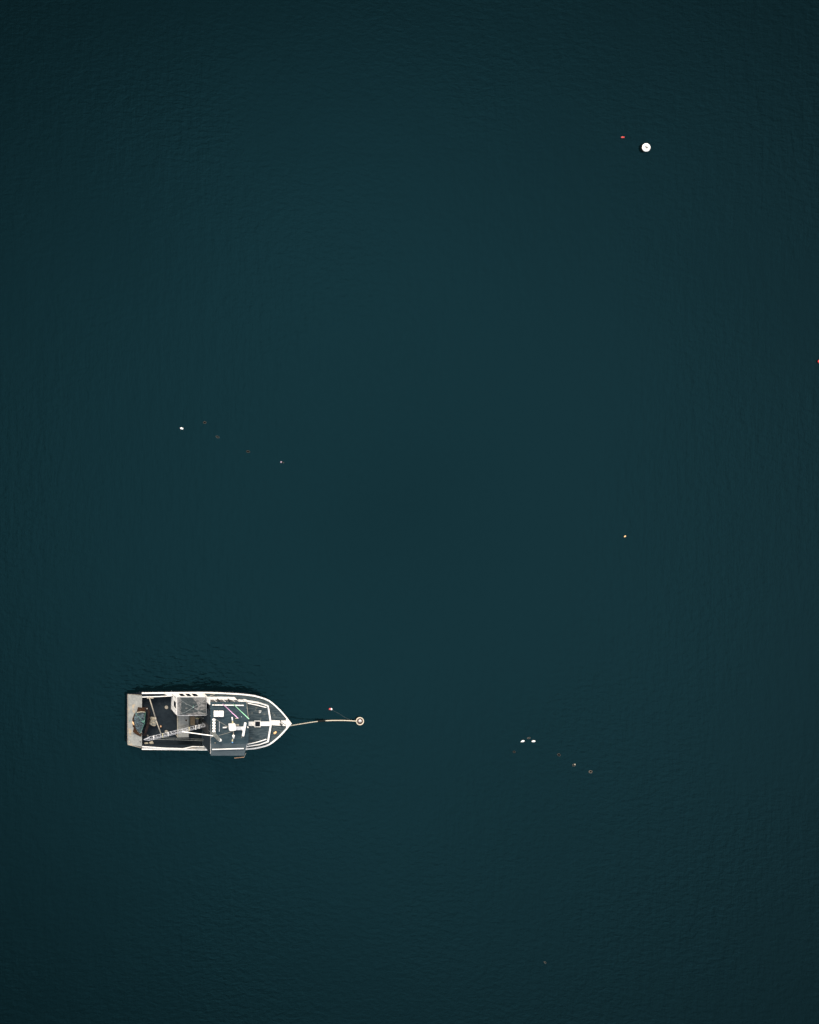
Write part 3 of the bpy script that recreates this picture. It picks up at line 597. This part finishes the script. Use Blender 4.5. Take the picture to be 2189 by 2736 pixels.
# ================================================================ small floats
def oval(m_, pos, l, wd, ang, label, cat='float', group=None, tip=None, lift=0.0):
    r = empty('float', pos, label, cat, math.radians(ang), group)
    g = MB(); g.lathe([(0,l/2),(wd*0.25,l*0.46),(wd*0.42,l*0.30),(wd/2,0),(wd*0.42,-l*0.30),(wd*0.25,-l*0.46),(0,-l/2)],(0,0,lift),14,(1,0,0)); g.build('body', m_, r, True)
    g = MB(); g.lathe([(0,0.05),(wd*0.16,0.035),(wd*0.2,0)],(-l/2+0.01,0,lift),8,(-1,0,0.2)); g.build('eye', tip or m_, r, True)
    return r
def ringf(m_, pos, l, wd, ang, label, group=None, r=0.022, core='weed'):
    o = empty('float', pos, label, 'float', math.radians(ang), group)
    g = MB(); g.tube([(l/2*math.cos(a*math.pi/10),wd/2*math.sin(a*math.pi/10),0.012) for a in range(20)],r,closed=True,seg=6); g.build('rim', m_, o, True)
    g = MB(); g.lathe([(0,0.02),(0.5*l-0.02,0.0),(0.4*l,-0.08),(0,-0.1)],(0,0,0),16,sy=wd/l); g.build('sunken_body', M[core], o, True)
    return o
G1='string of small floats above the boat'; G2='string of small floats right of the mooring buoy'
oval(M['white'],V(24.559,-5.954,0.030),0.24,0.15,-18,'bright white float, leftmost of the slanting string above the boat',group=G1,tip=M['floatpink'])
ringf(M['dimbrown'],V(26.267,-5.512,0.000),0.22,0.15,0,'dim oval float, topmost of the string above the boat',G1)
ringf(M['dimgrey'],V(27.213,-6.585,0.000),0.27,0.13,-18,'thin pale outline of a half sunken float, third from the left above the boat',G1,0.013)
ringf(M['dimbrown'],V(29.472,-7.666,0.000),0.26,0.14,-10,'faint brown sunken float, second from right in the string above the boat',G1,0.02)
e = empty('float', V(31.995,-8.456,0.000), 'dark float with pinkish and grey knobs, right end of the string above the boat', 'float', 0, G1)
g = MB(); g.lathe([(0,0.10),(0.04,0.08),(0.05,0),(0.04,-0.08),(0,-0.10)],(0,0,0),10,(1,-0.1,0)); g.build('body', M['weed'], e, True)
g = MB(); g.lathe([(0,0.06),(0.05,0.04),(0.065,0)],(-0.075,0.01,0.02),12); g.build('knob', M['floatpink'], e, True)
g = MB(); g.lathe([(0,0.04),(0.035,0.03),(0.045,0)],(0.105,-0.035,0.0),12); g.build('knob', M['dimgrey'], e, True)
oval(M['white'],V(49.818,-29.116,0.030),0.26,0.14,16,'bright white float, left one of two side by side at lower right',group=G2)
oval(M['white'],V(50.622,-29.121,0.030),0.25,0.14,6,'bright white float, the right one of the two side by side at lower right',group=G2)
ringf(M['dimgrey'],V(50.266,-28.890,0.000),0.24,0.11,10,'dim grey sunken float just above and between the two white floats',G2,0.018,'dimbrown')
ringf(M['dimbrown'],V(49.185,-29.916,0.000),0.19,0.15,0,'barely visible olive sunken float below and left of the two white floats',G2,0.015)
ringf(M['dimbrown'],V(52.498,-30.132,0.000),0.23,0.18,-20,'dull brown sunken float between the white pair and the two lower right rings',G2,0.02)
r=ringf(M['dimgrey'],V(53.621,-30.886,0.000),0.24,0.16,8,'grey float with one bright end, second from the lower right end of the string',G2,0.018)
g = MB(); g.lathe([(0,0.05),(0.045,0.03),(0.055,0)],(0.06,0.035,0.01),12); g.build('knob', M['beige'], r, True)
ringf(M['dimtan'],V(54.841,-31.385,0.000),0.23,0.18,0,'pale ring shaped float, lower right end of the string',G2,0.02)
oval(M['orange'],V(57.388,-13.949,0.020),0.17,0.11,35,'tiny cream orange float alone in the middle right of the water',tip=M['brownred'])
oval(M['red'],V(57.230,15.612,0.020),0.27,0.13,0,'small red float just left of the large white buoy, upper right',tip=M['brownred'])
rr=oval(M['red'],V(35.580,-26.740,0.020),0.27,0.15,180,'small red float with a white end above the mooring rope, left of the mooring buoy',tip=M['brownred'])
g = MB(); g.lathe([(0,0.07),(0.055,0.06),(0.075,0.0)],(-0.05,0,0.035),12); g.build('cap', M['white'], rr, True)
e = empty('float', V(71.762,-0.997,0.100), 'round red float cut by the right edge of the picture', 'float')
g = MB(); g.lathe([(0,0.14),(0.07,0.12),(0.12,0.06),(0.135,0),(0.12,-0.06),(0,-0.14)],(0,0,0.0),18); g.build('body', M['red'], e, True)
g = MB(); g.lathe([(0,0.04),(0.03,0.03),(0.035,0)],(0,0,0.13),8); g.build('eye', M['black'], e, True)
# thin line from the red float to the mooring buoy
g = MB(); a=Vector(V(35.738,-26.838,0.000)); pts=[V(35.738,-26.838,0.000),V(36.182,-27.060,0.000),V(36.653,-27.365,0.000),V(37.152,-27.587,0.000),V(37.485,-27.670,0.000)]
g.tube([Vector(p)-a for p in pts],0.012,seg=5); o=g.build('pickup_line', M['wetline'], None, loc=a); tag(o,'thin grey line on the water from the red float to the mooring buoy','rope')
ringf(M['dimgrey'],V(51.473,-45.512,0.000),0.18,0.10,-35,'very faint grey sunken float alone near the bottom of the picture',None,0.016)
